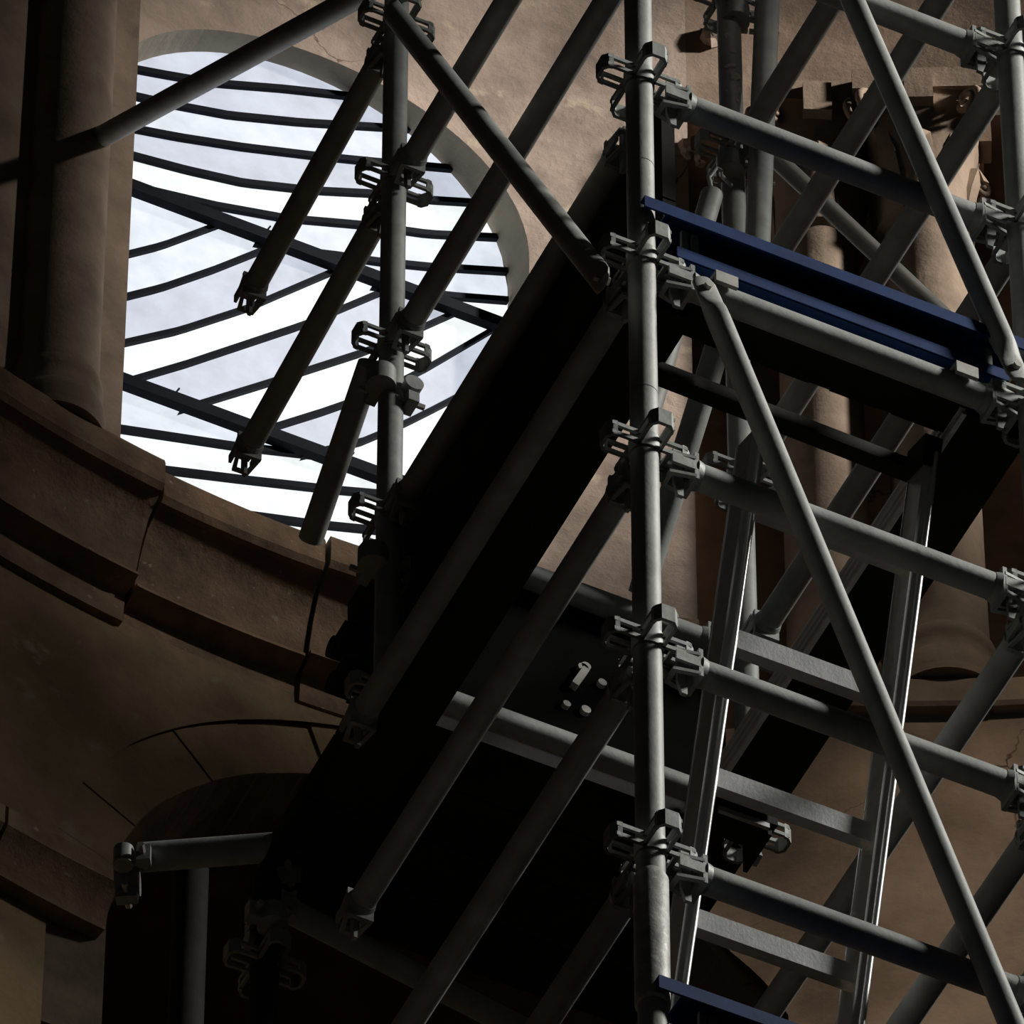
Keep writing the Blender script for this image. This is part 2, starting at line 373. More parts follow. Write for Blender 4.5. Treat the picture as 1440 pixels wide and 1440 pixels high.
# sill course under the right-hand bay
sr = thing('trim_3', '', '', arc(D2(27), 2.95, 1.9)); sr['kind'] = 'structure'; del sr['label']; del sr['category']
prof3 = [(3.36, 2.03), (2.855, 2.03), (2.85, 2.022), (2.85, 1.955), (2.856, 1.945), (2.895, 1.94), (2.9, 1.93), (3.02, 1.93)]
cuts3 = [22.5, 29.2, 36, 43.9]
for i in range(len(cuts3)-1):
    a0, a1 = D2(cuts3[i]+.02), D2(cuts3[i+1]-.02); cb = MB(); n = 8; m_ = len(prof3); dr = (0, .004, 0, 0)[i]
    vs = [arc(a0+(a1-a0)*j/n, r+dr, z_) for j in range(n+1) for r, z_ in prof3]
    fs = [(j*m_+q, j*m_+(q+1) % m_, (j+1)*m_+(q+1) % m_, (j+1)*m_+q) for j in range(n) for q in range(m_)]
    fs += [tuple(range(m_-1, -1, -1)), tuple(range(n*m_, (n+1)*m_))]
    cb.add(vs, fs); cb.build('sill_block', 'stone', sr, smooth=28)

# ------------------------------------------------------------------ columns
def column(label, cxy, r, zb, zcap, rot, group=None, ztop=None, flare=1.):
    t = thing('engaged_column', label, 'column', (cxy[0], cxy[1], zb), group)
    c0 = Vector((cxy[0], cxy[1], 0))
    sh = MB(); sh.lathe([(r*1.02, zb+.15), (r, zb+.3), (r*.985, zcap)], c0, 48); sh.build('shaft', 'stone', t)
    bs = MB(); pr_ = [(r*1.42, zb+.0), (r*1.47, zb+.02), (r*1.47, zb+.045), (r*1.40, zb+.065), (r*1.24, zb+.072), (r*1.17, zb+.095), (r*1.2, zb+.112), (r*1.27, zb+.12), (r*1.28, zb+.138), (r*1.22, zb+.15), (r*1.05, zb+.156), (r*1.02, zb+.17)]
    pr_ = [(r*(1+(q/r-1)*flare), w) for q, w in pr_]
    bs.lathe(pr_, c0, 48); bs.build('base', 'stone', t)
    ux = Vector((math.cos(rot), math.sin(rot), 0)); uy = Vector((-math.sin(rot), math.cos(rot), 0))
    pl = MB(); pl.lathe([(r*(1+.5*flare), zb-.02), (r*(1+.5*flare), zb+.001)], c0, 48); pl.build('plinth', 'stone', t)
    if ztop is None: ztop = zcap+.42
    cp = MB(); n = 48; hh = ztop-zcap-.07; vs = []
    rows = [(0, 1.0, 0), (.03, 1.16, 0), (.06, 1.0, 0), (.3, 1.03, .05), (.6, 1.18, .25), (.85, 1.5, .6), (1., 1.62, .8)]
    for u, k_, sq in rows:
        for i in range(n):
            a = 2*math.pi*i/n+rot
            ca, sa = math.cos(a-rot), math.sin(a-rot); mx = max(abs(ca), abs(sa)); rr = r*k_*((1-sq)+sq/mx*.86)
            vs.append(c0+(ux*ca+uy*sa)*rr+Z*(zcap+hh*u))
    fs = [(k_*n+i, k_*n+(i+1) % n, (k_+1)*n+(i+1) % n, (k_+1)*n+i) for k_ in range(len(rows)-1) for i in range(n)]
    fs += [tuple(range(n-1, -1, -1)), tuple(range((len(rows)-1)*n, len(rows)*n))]
    cp.add(vs, fs); cap = cp.build('capital', 'stone', t)
    ab = MB(); ab.box(c0+Z*(ztop-.035), ux*r*1.5, uy*r*1.5, Z*.035)
    for d in (ux, -ux, uy, -uy): ab.box(c0+Z*(ztop-.075)+d*r*1.45, d*.02, Vector((-d.y, d.x, 0))*.032, Z*.05)
    ab.build('abacus', 'stone', t)
    for k_ in range(8):                            # leaves, alternately low and high
        a = rot+math.pi/4*k_; d = Vector((math.cos(a), math.sin(a), 0)); s_ = Vector((-d.y, d.x, 0)); lf = MB()
        hi = k_ % 2; h1 = hh*(.62 if not hi else .82); w = r*.40
        vs = []; N_ = 7
        for j in range(N_+1):
            u = j/N_; z_ = zcap+.01+h1*min(u*1.15, 1.0)-(max(0, u-.87)*h1*.9)
            rad = r*(1.03+.06*u)+(r*(.52 if hi else .36))*max(0, u-.3)**1.6*1.7
            ww = w*(1-.55*u**2)*(1 if u < 1 else .4)
            for q in (-1, 0, 1): vs.append(c0+d*(rad+(.012 if q == 0 else 0))+s_*ww*q+Z*z_)
        nn = len(vs); vs += [p-d*.016 for p in vs]
        fs = []
        for j in range(N_):
            for q in (0, 1):
                a_ = j*3+q; fs.append((a_, a_+1, a_+4, a_+3)); fs.append((nn+a_+3, nn+a_+4, nn+a_+1, nn+a_))
            for q in (0, 2): a_ = j*3+q; fs.append((a_, a_+3, nn+a_+3, nn+a_) if q == 0 else (a_+3, a_, nn+a_, nn+a_+3))
        fs.append((N_*3, N_*3+1, nn+N_*3+1, nn+N_*3)); fs.append((N_*3+1, N_*3+2, nn+N_*3+2, nn+N_*3+1))
        lf.add(vs, fs); lf.build('leaf', 'stone', cap, smooth=50)
    for k_ in range(4):                            # corner volutes: two scrolls each side of the corner
        a = rot+math.pi/4+math.pi/2*k_; d = Vector((math.cos(a), math.sin(a), 0)); s_ = Vector((-d.y, d.x, 0)); vo = MB()
        cc = c0+d*r*1.78+Z*(ztop-.115)
        for q in (-1, 1):
            ax_ = (d+s_*q*.85).normalized(); pts_ = []
            for j in range(30):
                u = j/29; rr = .042*(1-.85*u); th_ = -math.pi*.5+u*math.pi*4.2
                pts_.append(cc+s_*q*.018+ax_*0+d*rr*math.cos(th_)*-1*-1*.9+Z*rr*math.sin(th_)+s_*q*.012*u)
            vo.path(pts_, lambda u: .0095*(1-.35*u), 8)
        vo.build('volute', 'stone', cap, smooth=60)
    return t
zb_col = 2.19
cl = Pc(82, 420, 2.93); cs2 = Pc(1325, 880, 2.955); cs1 = Pc(1157, 600, 2.985)
a_ = angof(cl)
column('dark round stone column standing left of the arched window', (cl.x, cl.y), .094, zb_col, 4.05, -a_, flare=.42)
column('carved leaf-capital column with a moulded base beside the bay edge', (cs2.x, cs2.y), .098, 2.055, 3.60, -angof(cs2), ztop=4.06, flare=.62)
column('slimmer leaf-capital column between the window wall and the other capital', (cs1.x, cs1.y), .092, 2.055, 3.60, -angof(cs1), ztop=4.06, flare=.62)
# flat pilaster behind the left column
pr_r = Pc(184, 300, 2.93); pil = MB()
a1 = angof(pr_r); a0 = a1-D2(15)
n = 10; poly = [arc(a0+(a1-a0)*i/n, 2.93) for i in range(n+1)]+[arc(a1-(a1-a0)*i/n, 3.05) for i in range(n+1)]
pil.prism([(p.x, p.y) for p in poly][::-1], (0, 0, 0), X, Y, Z, 2.16, ZT)
po = pil.build('pilaster', 'stone', loc=(arc(a0, 2.95, 2.16)), smooth=30); 
po['kind'] = 'structure'; po.name = 'trim_4'

# ------------------------------------------------------------------ window: panes, leads and saddle bars
win = MB()
win_o = bpy.data.objects.new('window_1', None); COL.objects.link(win_o); win_o.location = Vector((WX, YG, ZS))+OFF; win_o['_loc'] = (WX, YG, ZS)
win_o['kind'] = 'structure'
def ln(pts):
    q = [P(x, y, 'Y', YG) for x, y in pts]; return [(p.x, p.z) for p in q]
TOPL = [ln(l) for l in ([(187, 100), (230, 108), (300, 120), (400, 128), (462, 135)], [(187, 138), (245, 151), (320, 165), (420, 175), (535, 182)],
    [(187, 184), (250, 196), (340, 210), (440, 222), (520, 230), (600, 237)], [(185, 222), (260, 242), (340, 260), (440, 271), (520, 275), (600, 284), (650, 287)],
    [(185, 265), (300, 292), (400, 310), (515, 320), (600, 332), (680, 336)], [(300, 333), (410, 355), (470, 362), (530, 371), (600, 378), (700, 384)], [(520, 405), (570, 412), (640, 420), (705, 425)])]
MIDL = [ln(l) for l in ([(177, 361), (225, 349), (290, 325)], [(177, 420), (225, 408), (300, 382), (370, 354)], [(175, 485), (250, 468), (345, 437), (450, 392)],
    [(175, 540), (260, 515), (425, 460), (520, 420)], [(270, 574), (365, 545), (505, 500), (560, 478), (640, 442)], [(370, 608), (450, 583), (530, 555), (600, 520), (675, 476)], [(440, 640), (505, 625), (565, 600), (615, 575), (690, 535)])]
BOTL = [ln(l) for l in ([(172, 607), (325, 630), (430, 642)], [(230, 664), (345, 678), (470, 692), (560, 700)], [(330, 725), (440, 740), (500, 746), (600, 756)])]
ZB1 = P(440, 371, 'Y', YG).z; ZB2 = P(340, 610, 'Y', YG).z
def ev(pl, x):
    if x <= pl[0][0]: (x0, z0), (x1, z1) = pl[0], pl[1]
    elif x >= pl[-1][0]: (x0, z0), (x1, z1) = pl[-2], pl[-1]
    else:
        for i in range(len(pl)-1):
            if pl[i][0] <= x <= pl[i+1][0]: (x0, z0), (x1, z1) = pl[i], pl[i+1]; break
    return z0+(z1-z0)*(x-x0)/(x1-x0)
NX = 72; xs = [WX-WO*.9995+2*WO*.9995*i/NX for i in range(NX+1)]
GREY, MIDT, WHT = (.60, .64, .74), (.76, .81, .89), (.95, 1.0, 1.0)
def panes(lines, zlo, zhi, tones):
    fns = [lambda x: zhi(x)]+[(lambda x, l=l: ev(l, x)) for l in lines]+[lambda x: zlo(x)]
    for s_ in range(len(fns)-1):
        b_ = MB()
        for i in range(NX):
            q = []
            for x in (xs[i], xs[i+1]):
                lo, hi = zlo(x), zhi(x)
                u = min(max(fns[s_](x), lo), hi); d = min(max(fns[s_+1](x), lo), hi); q.append((x, min(d, u), u))
            if q[0][2]-q[0][1] < 1e-4 and q[1][2]-q[1][1] < 1e-4: continue
            b_.add([(q[0][0], YG, q[0][1]), (q[1][0], YG, q[1][1]), (q[1][0], YG, q[1][2]), (q[0][0], YG, q[0][2])], [(0, 1, 2, 3)])
        if b_.f:
            o = b_.build('pane', 'pane', win_o, smooth=0); c = tones[s_]; o.color = (*c, 1)
panes(TOPL, lambda x: ZB1, lambda x: max(win_top(x) or ZB1, ZB1), [GREY, GREY, MIDT, GREY, WHT, MIDT, MIDT, WHT])
panes(MIDL, lambda x: ZB2, lambda x: ZB1, [MIDT, MIDT, GREY, WHT, GREY, WHT, GREY, WHT])
panes(BOTL, lambda x: ZS-.01, lambda x: ZB2, [MIDT, WHT, WHT, WHT])
def lead(pl, x0, x1, zlo, zhi):
    pts = []; n = 220
    for i in range(n+1):
        x = x0+(x1-x0)*i/n; z_ = ev(pl, x)
        lo, hi = zlo(x), zhi(x)
        if lo-.012 <= z_ <= hi+.03: pts.append(Vector((x, YG-.006, z_)))
    if len(pts) > 12: pts = pts[:1]+pts[1:-1:6]+pts[-1:]
    if len(pts) > 1:
        b_ = MB(); vs = []
        for p in pts: vs += [p+Z*.0092-Y*.006, p+Z*.0092+Y*.01, p-Z*.0092+Y*.01, p-Z*.0092-Y*.006]
        b_.add(vs, [(i*4+k_, i*4+(k_+1) % 4, i*4+4+(k_+1) % 4, i*4+4+k_) for i in range(len(pts)-1) for k_ in range(4)])
        b_.build('lead_strip', 'lead', win_o)
xl, xr = WX-WO*.995, WX+WO*.995
for l in TOPL: lead(l, xl, xr, lambda x: ZB1, lambda x: max(win_top(x) or ZB1, ZB1))
for l in MIDL: lead(l, xl, xr, lambda x: ZB2, lambda x: ZB1)
for l in BOTL: lead(l, xl, xr, lambda x: ZS, lambda x: ZB2)
for z_ in (ZB1, ZB2):
    b_ = MB(); b_.bar((xl-.03, YG-.022, z_), (xr+.03, YG-.022, z_), .022, .034); so = b_.build('saddle_bar', 'lead', win_o)
    for x in (WX-.28, WX-.08, WX+.13, WX+.34):
        h_ = MB(); h_.path([(x, YG-.02, z_+.005), (x, YG-.024, z_+.03), (x+.006, YG-.022, z_+.045)], .0022, 6); h_.build('tie_wire', 'lead', so)

# ------------------------------------------------------------------ scaffold pieces
def loop_part(mb, c, u):
    """one strap loop of a node, sticking out along u"""
    v = Vector((-u.y, u.x, 0))
    for q in (-.0195, .0195):
        for w in (-.0115, .0115): mb.box(c+u*.044+v*q+Z*w, u*.026, v*.0028, Z*.0042)
    mb.prism([(.060, -.0225), (.068, -.0215), (.078, -.012), (.078, .012), (.068, .0215), (.060, .0225), (.060, .017), (.066, .016), (.072, .009), (.072, -.009), (.066, -.016), (.060, -.017)], c, u, v, Z, -.018, .018)
def node(t, c, dirs):
    b_ = MB(); c = Vector(c)
    for d in dirs: loop_part(b_, c, d)
    b_.lathe([(TR+.0003, -.02), (TR+.003, -.018), (TR+.003, .018), (TR+.0003, .02)], c, 24)
    return b_.build('node_loops', 'node', t, smooth=30)
def standard(label, x, y, z0, z1, nodes, joints=(), sleeve=None, dirs=(X, -X, Y, -Y)):
    t = thing('scaffold_standard', label, 'scaffold tube', (x, y, z0), None)
    zs = [z0]+sorted(joints)+[z1]
    for i in range(len(zs)-1):
        b_ = MB(); b_.tube((x, y, zs[i]+(.0012 if i else 0)), (x, y, zs[i+1]-.0012), TR, seg=32); b_.build('tube', 'steel', t)
    for j in joints:
        b_ = MB(); b_.tube((x, y, j-.01), (x, y, j+.01), TR-.002, seg=24); b_.build('spigot', 'node', t)
    if sleeve:
        b_ = MB(); b_.lathe([(TR, sleeve[0]-.004), (TR+.0045, sleeve[0]), (TR+.0045, sleeve[1]-.012), (TR, sleeve[1])], (x, y, 0), 32); b_.build('sleeve', 'steel_rough', t)
    for z_ in nodes: node(t, (x, y, z_), dirs)
    return t
def head(t, end, u):
    """wedge head on a ledger: u points from the tube towards the node"""
    u = Vector(u).normalized(); v = Vector((-u.y, u.x, 0)).normalized(); e = Vector(end)
    b_ = MB()
    b_.box(e+u*.003-Z*.003, u*.004, v*.025, Z*.033)
    for q in (-.0225, .0225): b_.box(e+u*.026+v*q-Z*.004, u*.022, v*.003, Z*.011)
    b_.prism([(.004, -.026), (.052, -.019), (.052, .019), (.004, .026), (.004, .019), (.044, .012), (.044, -.012), (.004, -.019)], e, u, v, Z, .012, .019)
    b_.prism([(.004, -.026), (.05, -.017), (.05, .017), (.004, .026), (.004, .019), (.042, .010), (.042, -.010), (.004, -.019)], e, u, v, Z, -.034, -.027)
    b_.tube(e-u*.012, e-u*.001, TR+.001, TR+.004, seg=24)
    h_ = b_.build('wedge_head', 'node', t, smooth=30)
    w_ = MB(); w_.prism([(.018, .05), (.036, .05), (.036, -.04), (.028, -.068), (.018, -.068)], e, u, Z, v, -.0035, .0035)
    w_.build('wedge', 'node', h_)
def ledger(label, p0, p1, heads=(1, 1), group=None, dz=-.022, gap=.088, matn='steel'):
    """horizontal tube between two node centres"""
    p0 = Vector(p0)+Z*dz; p1 = Vector(p1)+Z*dz; d = (p1-p0).normalized()
    a = p0+d*(gap if heads[0] else 0); b = p1-d*(gap if heads[1] else 0)
    t = thing('scaffold_ledger', label, 'scaffold tube', (a+b)/2-Z*TR, group)
    m_ = MB(); m_.tube(a, b, TR, seg=28); m_.build('tube', matn, t)
    if heads[0]: head(t, a, -d)
    if heads[1]: head(t, b, d)
    return t
def brace(label, p0, p1, ends=(1, 1), r=.0212, group=None, flat_dir=None):
    """diagonal with flattened ends"""
    p0 = Vector(p0); p1 = Vector(p1); d = (p1-p0).normalized()
    t = thing('scaffold_brace', label, 'scaffold tube', p0 if p0.z < p1.z else p1, group)
    fd = (flat_dir or Vector((0, 1, 0))); fd = (fd-d*fd.dot(d)).normalized(); sd = d.cross(fd).normalized()
    a, b = p0+d*(.07 if ends[0] else 0), p1-d*(.07 if ends[1] else 0)
    m_ = MB(); m_.tube(a, b, r, seg=24); m_.build('tube', 'steel', t)
    for k_, (e, s_) in enumerate(((a, -1), (b, 1))):
        if not ends[k_]: continue
        q = MB(); n = 20; vs = []
        rows = [(0, r, r), (.018, r*1.0, r*.95), (.04, r*1.12, r*.42), (.055, r*1.15, .006), (.085, r*1.1, .0055), (.098, r*.75, .0055)]
        for u, w, h in rows:
            for i in range(n):
                a_ = 2*math.pi*i/n; vs.append(e+d*s_*u+sd*w*math.cos(a_)+fd*h*math.sin(a_))
        fs = [(k2*n+i, k2*n+(i+1) % n, (k2+1)*n+(i+1) % n, (k2+1)*n+i) for k2 in range(len(rows)-1) for i in range(n)]
        fs.append(tuple(range((len(rows)-1)*n, len(rows)*n))); q.add(vs, fs)
        fe = q.build('flattened_end', 'steel', t, smooth=60)
        c_ = e+d*s_*.072; bo = MB(); bo.tube(c_-fd*.014, c_+fd*.014, .008, seg=6); bo.build('pivot_bolt', 'bolt', fe)
    return t
def coupler(label, c, ax1, ax2, off, group=None):
    """swivel clamp: two short collars with flange and bolt"""
    c = Vector(c); t = thing('swivel_coupler', label, 'clamp', c)
    for ax, s_, rr_ in ((ax1, -1, TR+.005), (ax2, 1, .019)):
        ax = Vector(ax).normalized(); cc = c+Vector(off)*s_
        b_ = MB(); b_.tube(cc-ax*.022, cc+ax*.022, rr_, seg=20)
        n_ = ax.cross(Vector(off).normalized()); 
        if n_.length < .1: n_ = ax.orthogonal()
        n_.normalize(); b_.box(cc+n_*(TR+.014), n_*.013, ax*.02, ax.cross(n_)*.011)
        h_ = b_.build('clamp_half', 'node', t, smooth=30)
        k_ = MB(); k_.tube(cc+n_*(TR+.012)-ax.cross(n_)*.03, cc+n_*(TR+.012)+ax.cross(n_)*.03, .0065, seg=6); k_.build('clamp_bolt', 'bolt', h_)
    return t

L1 = .748
CX, CY = .149, 1.344; CZ = [2.335, 1.835, 1.335, .835, .335, -.165, -.665, -1.165]
DX = CX+.735
FLOOR = -H
A0 = (0, 0, 0)
standard('pale grey scaffold standard with the blue toe boards lapping its side', 0, 0, FLOOR, 3.2, [1., .5, 0, -.5, -1, -1.5, -2, -2.5], joints=(-.245, -.86), sleeve=(-2.36, -2.06))
standard('grey scaffold standard where both front diagonal braces end', L1, 0, FLOOR, 3.2, [1.5, 1., .5, 0, -.5, -1, -1.5, -2, -2.5])
standard('dark scaffold standard crossing the bright arched window', CX, CY, -.32, 2.6, CZ[:6])
standard('paint-spattered scaffold standard rising behind the blue toe board', DX, CY, -.2, 3.2, [2.835, 2.335, 1.835, 1.335, .835, .335, -.165], joints=(1.52,))

sd_ = bpy.data.objects['scaffold_standard.003']
for px_, py_, sc1, sc2 in ((1036, 18, .010, .016), (1043, 34, .006, .012), (1030, 52, .005, .009), (1040, 78, .007, .006), (1034, 96, .011, .008), (1040, 112, .012, .014), (1047, 132, .006, .012), (1045, 148, .007, .006), (1028, 128, .004, .005)):
    c_ = Vector((DX, CY, P(px_, py_, 'Y', CY-.02).z)); dx_ = (px_-1035)/17.; n_ = Vector(_Rh)*dx_ - Vector(_Fh)*math.sqrt(max(0, 1-dx_*dx_)); tn = Vector((-n_.y, n_.x, 0)); b_ = MB(); vs = []
    for i in range(9):
        a_ = 2*math.pi*i/9; q_ = random.uniform(.65, 1.25); vs.append(c_+n_*(TR+.0004)+tn*sc1*q_*math.cos(a_)+Z*sc2*q_*math.sin(a_))
    vs.append(c_+n_*(TR+.004)); b_.add(vs, [(i, (i+1) % 9, 9) for i in range(9)]); b_.build('plaster_splash', 'splash', sd_, smooth=60)
# front ledgers
lv = {.5: 'above the diagonal brace head, highest between the front standards', 0.: 'first above the blue toe board', -.5: 'carrying the deck claws under the blue toe board',
      -1.: 'second below the blue toe board, passing in front of the ladder top', -1.5: 'crossing the ladder just below its second rung', -2.: 'crossing the ladder above the lower blue toe board'}
for z_, s_ in lv.items():
    ledger('grey scaffold ledger %s' % s_, (0, 0, z_), (L1, 0, z_))
# front diagonals
fy = Vector((0, -1, 0))
brace('grey diagonal brace ending above the right end of the blue toe board', (.05, -.045, 1.5), (L1-.055, -.045, -.47), flat_dir=fy)
brace('grey diagonal brace crossing the ladder from the left end of the blue toe board', (.0995, -.045, -.575), (L1-.02, -.045, -2.5), flat_dir=fy)

# ledgers running back from the pale standard
for z_, s_ in ((-.5, 'under the dark deck board'), (-1., 'second below the deck'), (-1.5, 'third below the deck, over the black platform'), (-2., 'lowest, beside the thick sleeve')):
    ledger('dark ledger running back from the pale standard, %s' % s_, (0, 0, z_), (0, 1.2, z_))
# ledgers running back from the right front standard
for z_, s_ in ((-1., 'crossing the lit wall under the column base'), (-1.5, 'lowest, near the ladder foot')):
    ledger('dark ledger running back from the brace-end standard, %s' % s_, (L1, 0, z_), (L1, 1.36, z_), heads=(1, 1))
# ledgers from the spattered standard towards the viewer
for z_, s_, y_ in ((1.335, 'in front of the nearer leaf capital', -.25), (.835, 'passing below the carved capitals', -.1), (.335, 'seen under the deck behind the ladder', -.05)):
    ledger('dark ledger from the spattered standard towards the viewer, %s' % s_, (DX, CY, z_), (DX, y_, z_), heads=(1, 0))
# ledgers from the dark standard towards the viewer and stubs towards the window
for z_, s_, y_ in ((1.335, 'over the window head', -.2), (.835, 'over the window edge', .22), (.335, 'topping the guard panel', .30)):
    ledger('dark ledger from the window standard towards the pale standard, %s' % s_, (CX, CY, z_), (CX, y_, z_), heads=(1, 1))
for z_, s_ in ((1.835, 'with its free open head over the upper saddle bar'), (1.335, 'with its free head and hanging wedge over the lower saddle bar')):
    ledger('short dark ledger %s' % s_, (CX, CY, z_), (CX+.02, 2.13, z_))
brace('short dark tube dropping from the window standard to the sill', (CX-.03, CY+.03, .80), P(437, 758, 'X', .17), ends=(0, 0), r=TR)
ledger('worn scaffold ledger from the spattered standard towards the viewer', (DX, CY, 1.835), (DX, .2, 1.835), heads=(1, 0))
ledger('scaffold ledger bounding the top of the dark bolted panel', (CX, CY, .335), (DX, CY, .335))
ledger('scaffold ledger with a lit top along the foot of the dark bolted panel', (CX, CY, -.165), (DX, CY, -.165), dz=.045)
# diagonals at the back
pA, pB = P(550, 14, 'Y', 1.29), P(846, 392, 'Y', -.03)
brace('dark diagonal brace from the window standard down to the deck corner', pA, pB, r=TR-.001, flat_dir=Vector((-1, 0, 0)))
pA, pB = P(142, 193, 'Y', 2.80), P(545, -28, 'Y', 1.29)
brace('dark raking tube from the left stone column up past the window', pA, pB, ends=(0, 1), r=TR, flat_dir=Vector((-1, 0, 0)))
pA, pB = P(1062, 196, 'Y', 1.40), P(1300, 420, 'Y', 1.40)
brace('pale diagonal brace behind the blue toe board near the leaf capitals', pA, pB+(pB-pA)*.5, ends=(1, 0), r=.019, flat_dir=fy)
brace('steep tube with a bright edge between the pale standard and the ladder', P(1030, 420, 'X', .65), (.65, 1.31, .338), ends=(0, 0), r=TR)
# spare vertical tube clamped beside the spattered standard, tilted
pA, pB = P(1080, -20, 'Y', 1.30), P(1064, 372, 'Y', 1.22)
sp = thing('clamped_tube', 'tilted grey tube clamped beside the spattered standard', 'scaffold tube', pB); b_ = MB(); b_.tube(pB, pA, TR+.001, seg=24); b_.build('tube', 'steel', sp)
coupler('swivel clamp joining the tilted tube to the spattered standard, upper', P(1056, 24, 'Y', 1.32), Z, Z, X*.03+Y*-.01)
coupler('swivel clamp joining the tilted tube to the spattered standard, beneath the ledger', P(1050, 236, 'Y', 1.3), Z, Z, X*.03+Y*-.01)
# short hooked tube left of the spattered standard
pB = P(893, 650, 'Y', 1.25)
sh_ = thing('hook_tube', 'steep pale tube hung by a wire hook beside the spattered standard', 'scaffold tube', pB)
b_ = MB(); b_.tube(P(1001, 274, 'Y', 1.22), pB, .022, seg=24); b_.build('tube', 'steel', sh_)
b_ = MB(); b_.path([P(1003, 276, 'Y', 1.22), P(997, 250, 'Y', 1.21), P(1008, 236, 'Y', 1.2), P(1014, 240, 'Y', 1.2), P(1014, 246, 'Y', 1.25), P(1030, 262, 'Y', 1.325)], .004, 8); b_.build('hook', 'node', sh_)
# clamps on the window standard
coupler('clamp on the window standard just under its middle node', (CX, CY-.02, .70), Z, Y, X*.03)
coupler('clamp cluster on the window standard at the window sill', (CX, CY-.01, .19), Z, Y, X*.035)

# ------------------------------------------------------------------ blue toe boards (pressed channel, lips towards the viewer)
def toe_board(label, x0, x1, y, z0, h, clip=True, notch=.075):
    t = thing('toe_board', label, 'toe board', (x0, y, z0))
    b_ = MB(); yb = -.014; yw = .034; xa = x0+.05; zt = z0+h; xn = x0+notch; xe = x1-.02
    b_.box(((xa+x1)/2, yw, z0+h/2+.001), X*(x1-xa)/2, Y*.0015, Z*(h/2-.001)); b_.build('web', 'blue', t)
    b_ = MB(); b_.prism([(x0, y), (x1, y), (x1, yw), (xa, yw), (xa, y+.016), (x0, y+.016)], (0, 0, zt), X, Y, Z, -.0015, .0015); b_.box(((x0+x1)/2, y, zt-.013), X*(x1-x0)/2, Y*.002, Z*.0145); b_.build('top_lip', 'blue', t)
    b_ = MB(); b_.box(((xn+xe)/2, (yb+yw)/2, z0), X*(xe-xn)/2, Y*(yw-yb)/2, Z*.0015); b_.box(((xn+xe)/2, yb, z0+.012), X*(xe-xn)/2, Y*.002, Z*.0135); b_.build('bottom_lip', 'blue', t)
    if clip:
        for dx in (.092, .112):
            c_ = MB(); c_.box((x0+dx, yb+.006, z0+.045), X*.006, Y*.004, Z*.035); c_.build('end_clip', 'node', t)
        c_ = MB(); c_.box((x1-.055, yb+.006, z0+.042), X*.006, Y*.004, Z*.032); c_.build('end_clip', 'node', t)
    return t
ty = -.042
q0 = P(906, 276, 'Y', ty); q1 = P(1000, 378, 'Y', ty)
zt = q0.z; zl = P(1180, 446, 'Y', -.014).z
toe_board('blue steel toe board along the front of the upper deck', q0.x, L1-.03, ty, zl, zt-zl)
toe_board('blue steel toe board of the next bay beyond the brace-end standard', L1+.01, L1+.45, ty, zl, zt-zl, clip=False, notch=.02)
q2 = P(926, 1372, 'Y', ty)
toe_board('lower blue steel toe board beside the thick sleeve', q2.x, L1-.03, ty, q2.z-(zt-zl), zt-zl)

# ------------------------------------------------------------------ deck of the upper lift: front cross member, side boards, claws
dk = thing('walkway_deck', 'dark steel deck end with claws hooked over the front ledger', 'deck', (.06, .03, -.52))
b_ = MB(); b_.box((.40, .085, -.475), X*.315, Y*.045, Z*.004); b_.box((.40, .042, -.462), X*.315, Y*.003, Z*.028)
for x in (.22, .34, .47, .59): b_.box((x, .13, -.466), X*.045, Y*.003, Z*.012)
b_.build('end_plate', 'wood', dk)
for px_, py_ in ((1020, 402), (1358, 527)):
    p = P(px_, py_, 'Y', -.03); c_ = MB(); c_.prism([(-.034, .014), (.02, .024), (.035, .02), (.035, .004), (.02, .01), (-.034, .004)], (p.x, -.0, -.51), Y, Z, X, -.02, .02)
    c_.box((p.x, -.034, -.512), X*.021, Y*.004, Z*.014); c_.build('claw', 'bolt', dk)
def ribbed_plank(label, x0, x1, y0, y1, z_, ribs=4, th_=.05):
    t = thing('deck_plank', label, 'plank', ((x0+x1)/2, (y0+y1)/2, z_))
    b_ = MB(); b_.box(((x0+x1)/2, (y0+y1)/2, z_+th_/2), X*(x1-x0)/2, Y*(y1-y0)/2, Z*th_/2); b_.build('board', 'wood', t)
    for i in range(ribs):
        r_ = MB(); xx = x0-.004+.0; zz = z_+.004+i*.015
        r_.box((xx-.002*i, (y0+y1)/2, zz), X*.005, Y*(y1-y0)/2*.995, Z*.0036); r_.build('edge_rib', 'rib', t)
    return t
ribbed_plank('dark ribbed deck plank slanting past the ladder head', .655, .775, .06, 1.03, -.50)
p_ = thing('deck_hook', 'dark deck end bracket with turned-up lips below the ribbed plank', 'bracket', (.71, 1.08, -.53))
b_ = MB(); b_.box((.715, 1.075, -.495), X*.066, Y*.035, Z*.02); b_.box((.66, 1.1, -.50), X*.004, Y*.05, Z*.035); b_.box((.77, 1.1, -.50), X*.004, Y*.05, Z*.035); b_.build('bracket', 'wood', p_)
for x in (.655, .775):
    c_ = MB(); c_.prism([(0, .03), (.07, .03), (.085, .0), (.07, -.035), (.045, -.03), (.055, .0), (0, .005)], (x, 1.06, -.5), Y, Z, X, -.008, .008); c_.build('claw', 'node', p_)
b_ = MB(); b_.box((.715, 1.045, -.522), X*.05, Y*.004, Z*.006); b_.build('bright_lip', 'alu', p_)
ribbed_plank('dark deck plank along the ledger behind the pale standard', .03, .135, .08, 1.34, -.50, ribs=0)
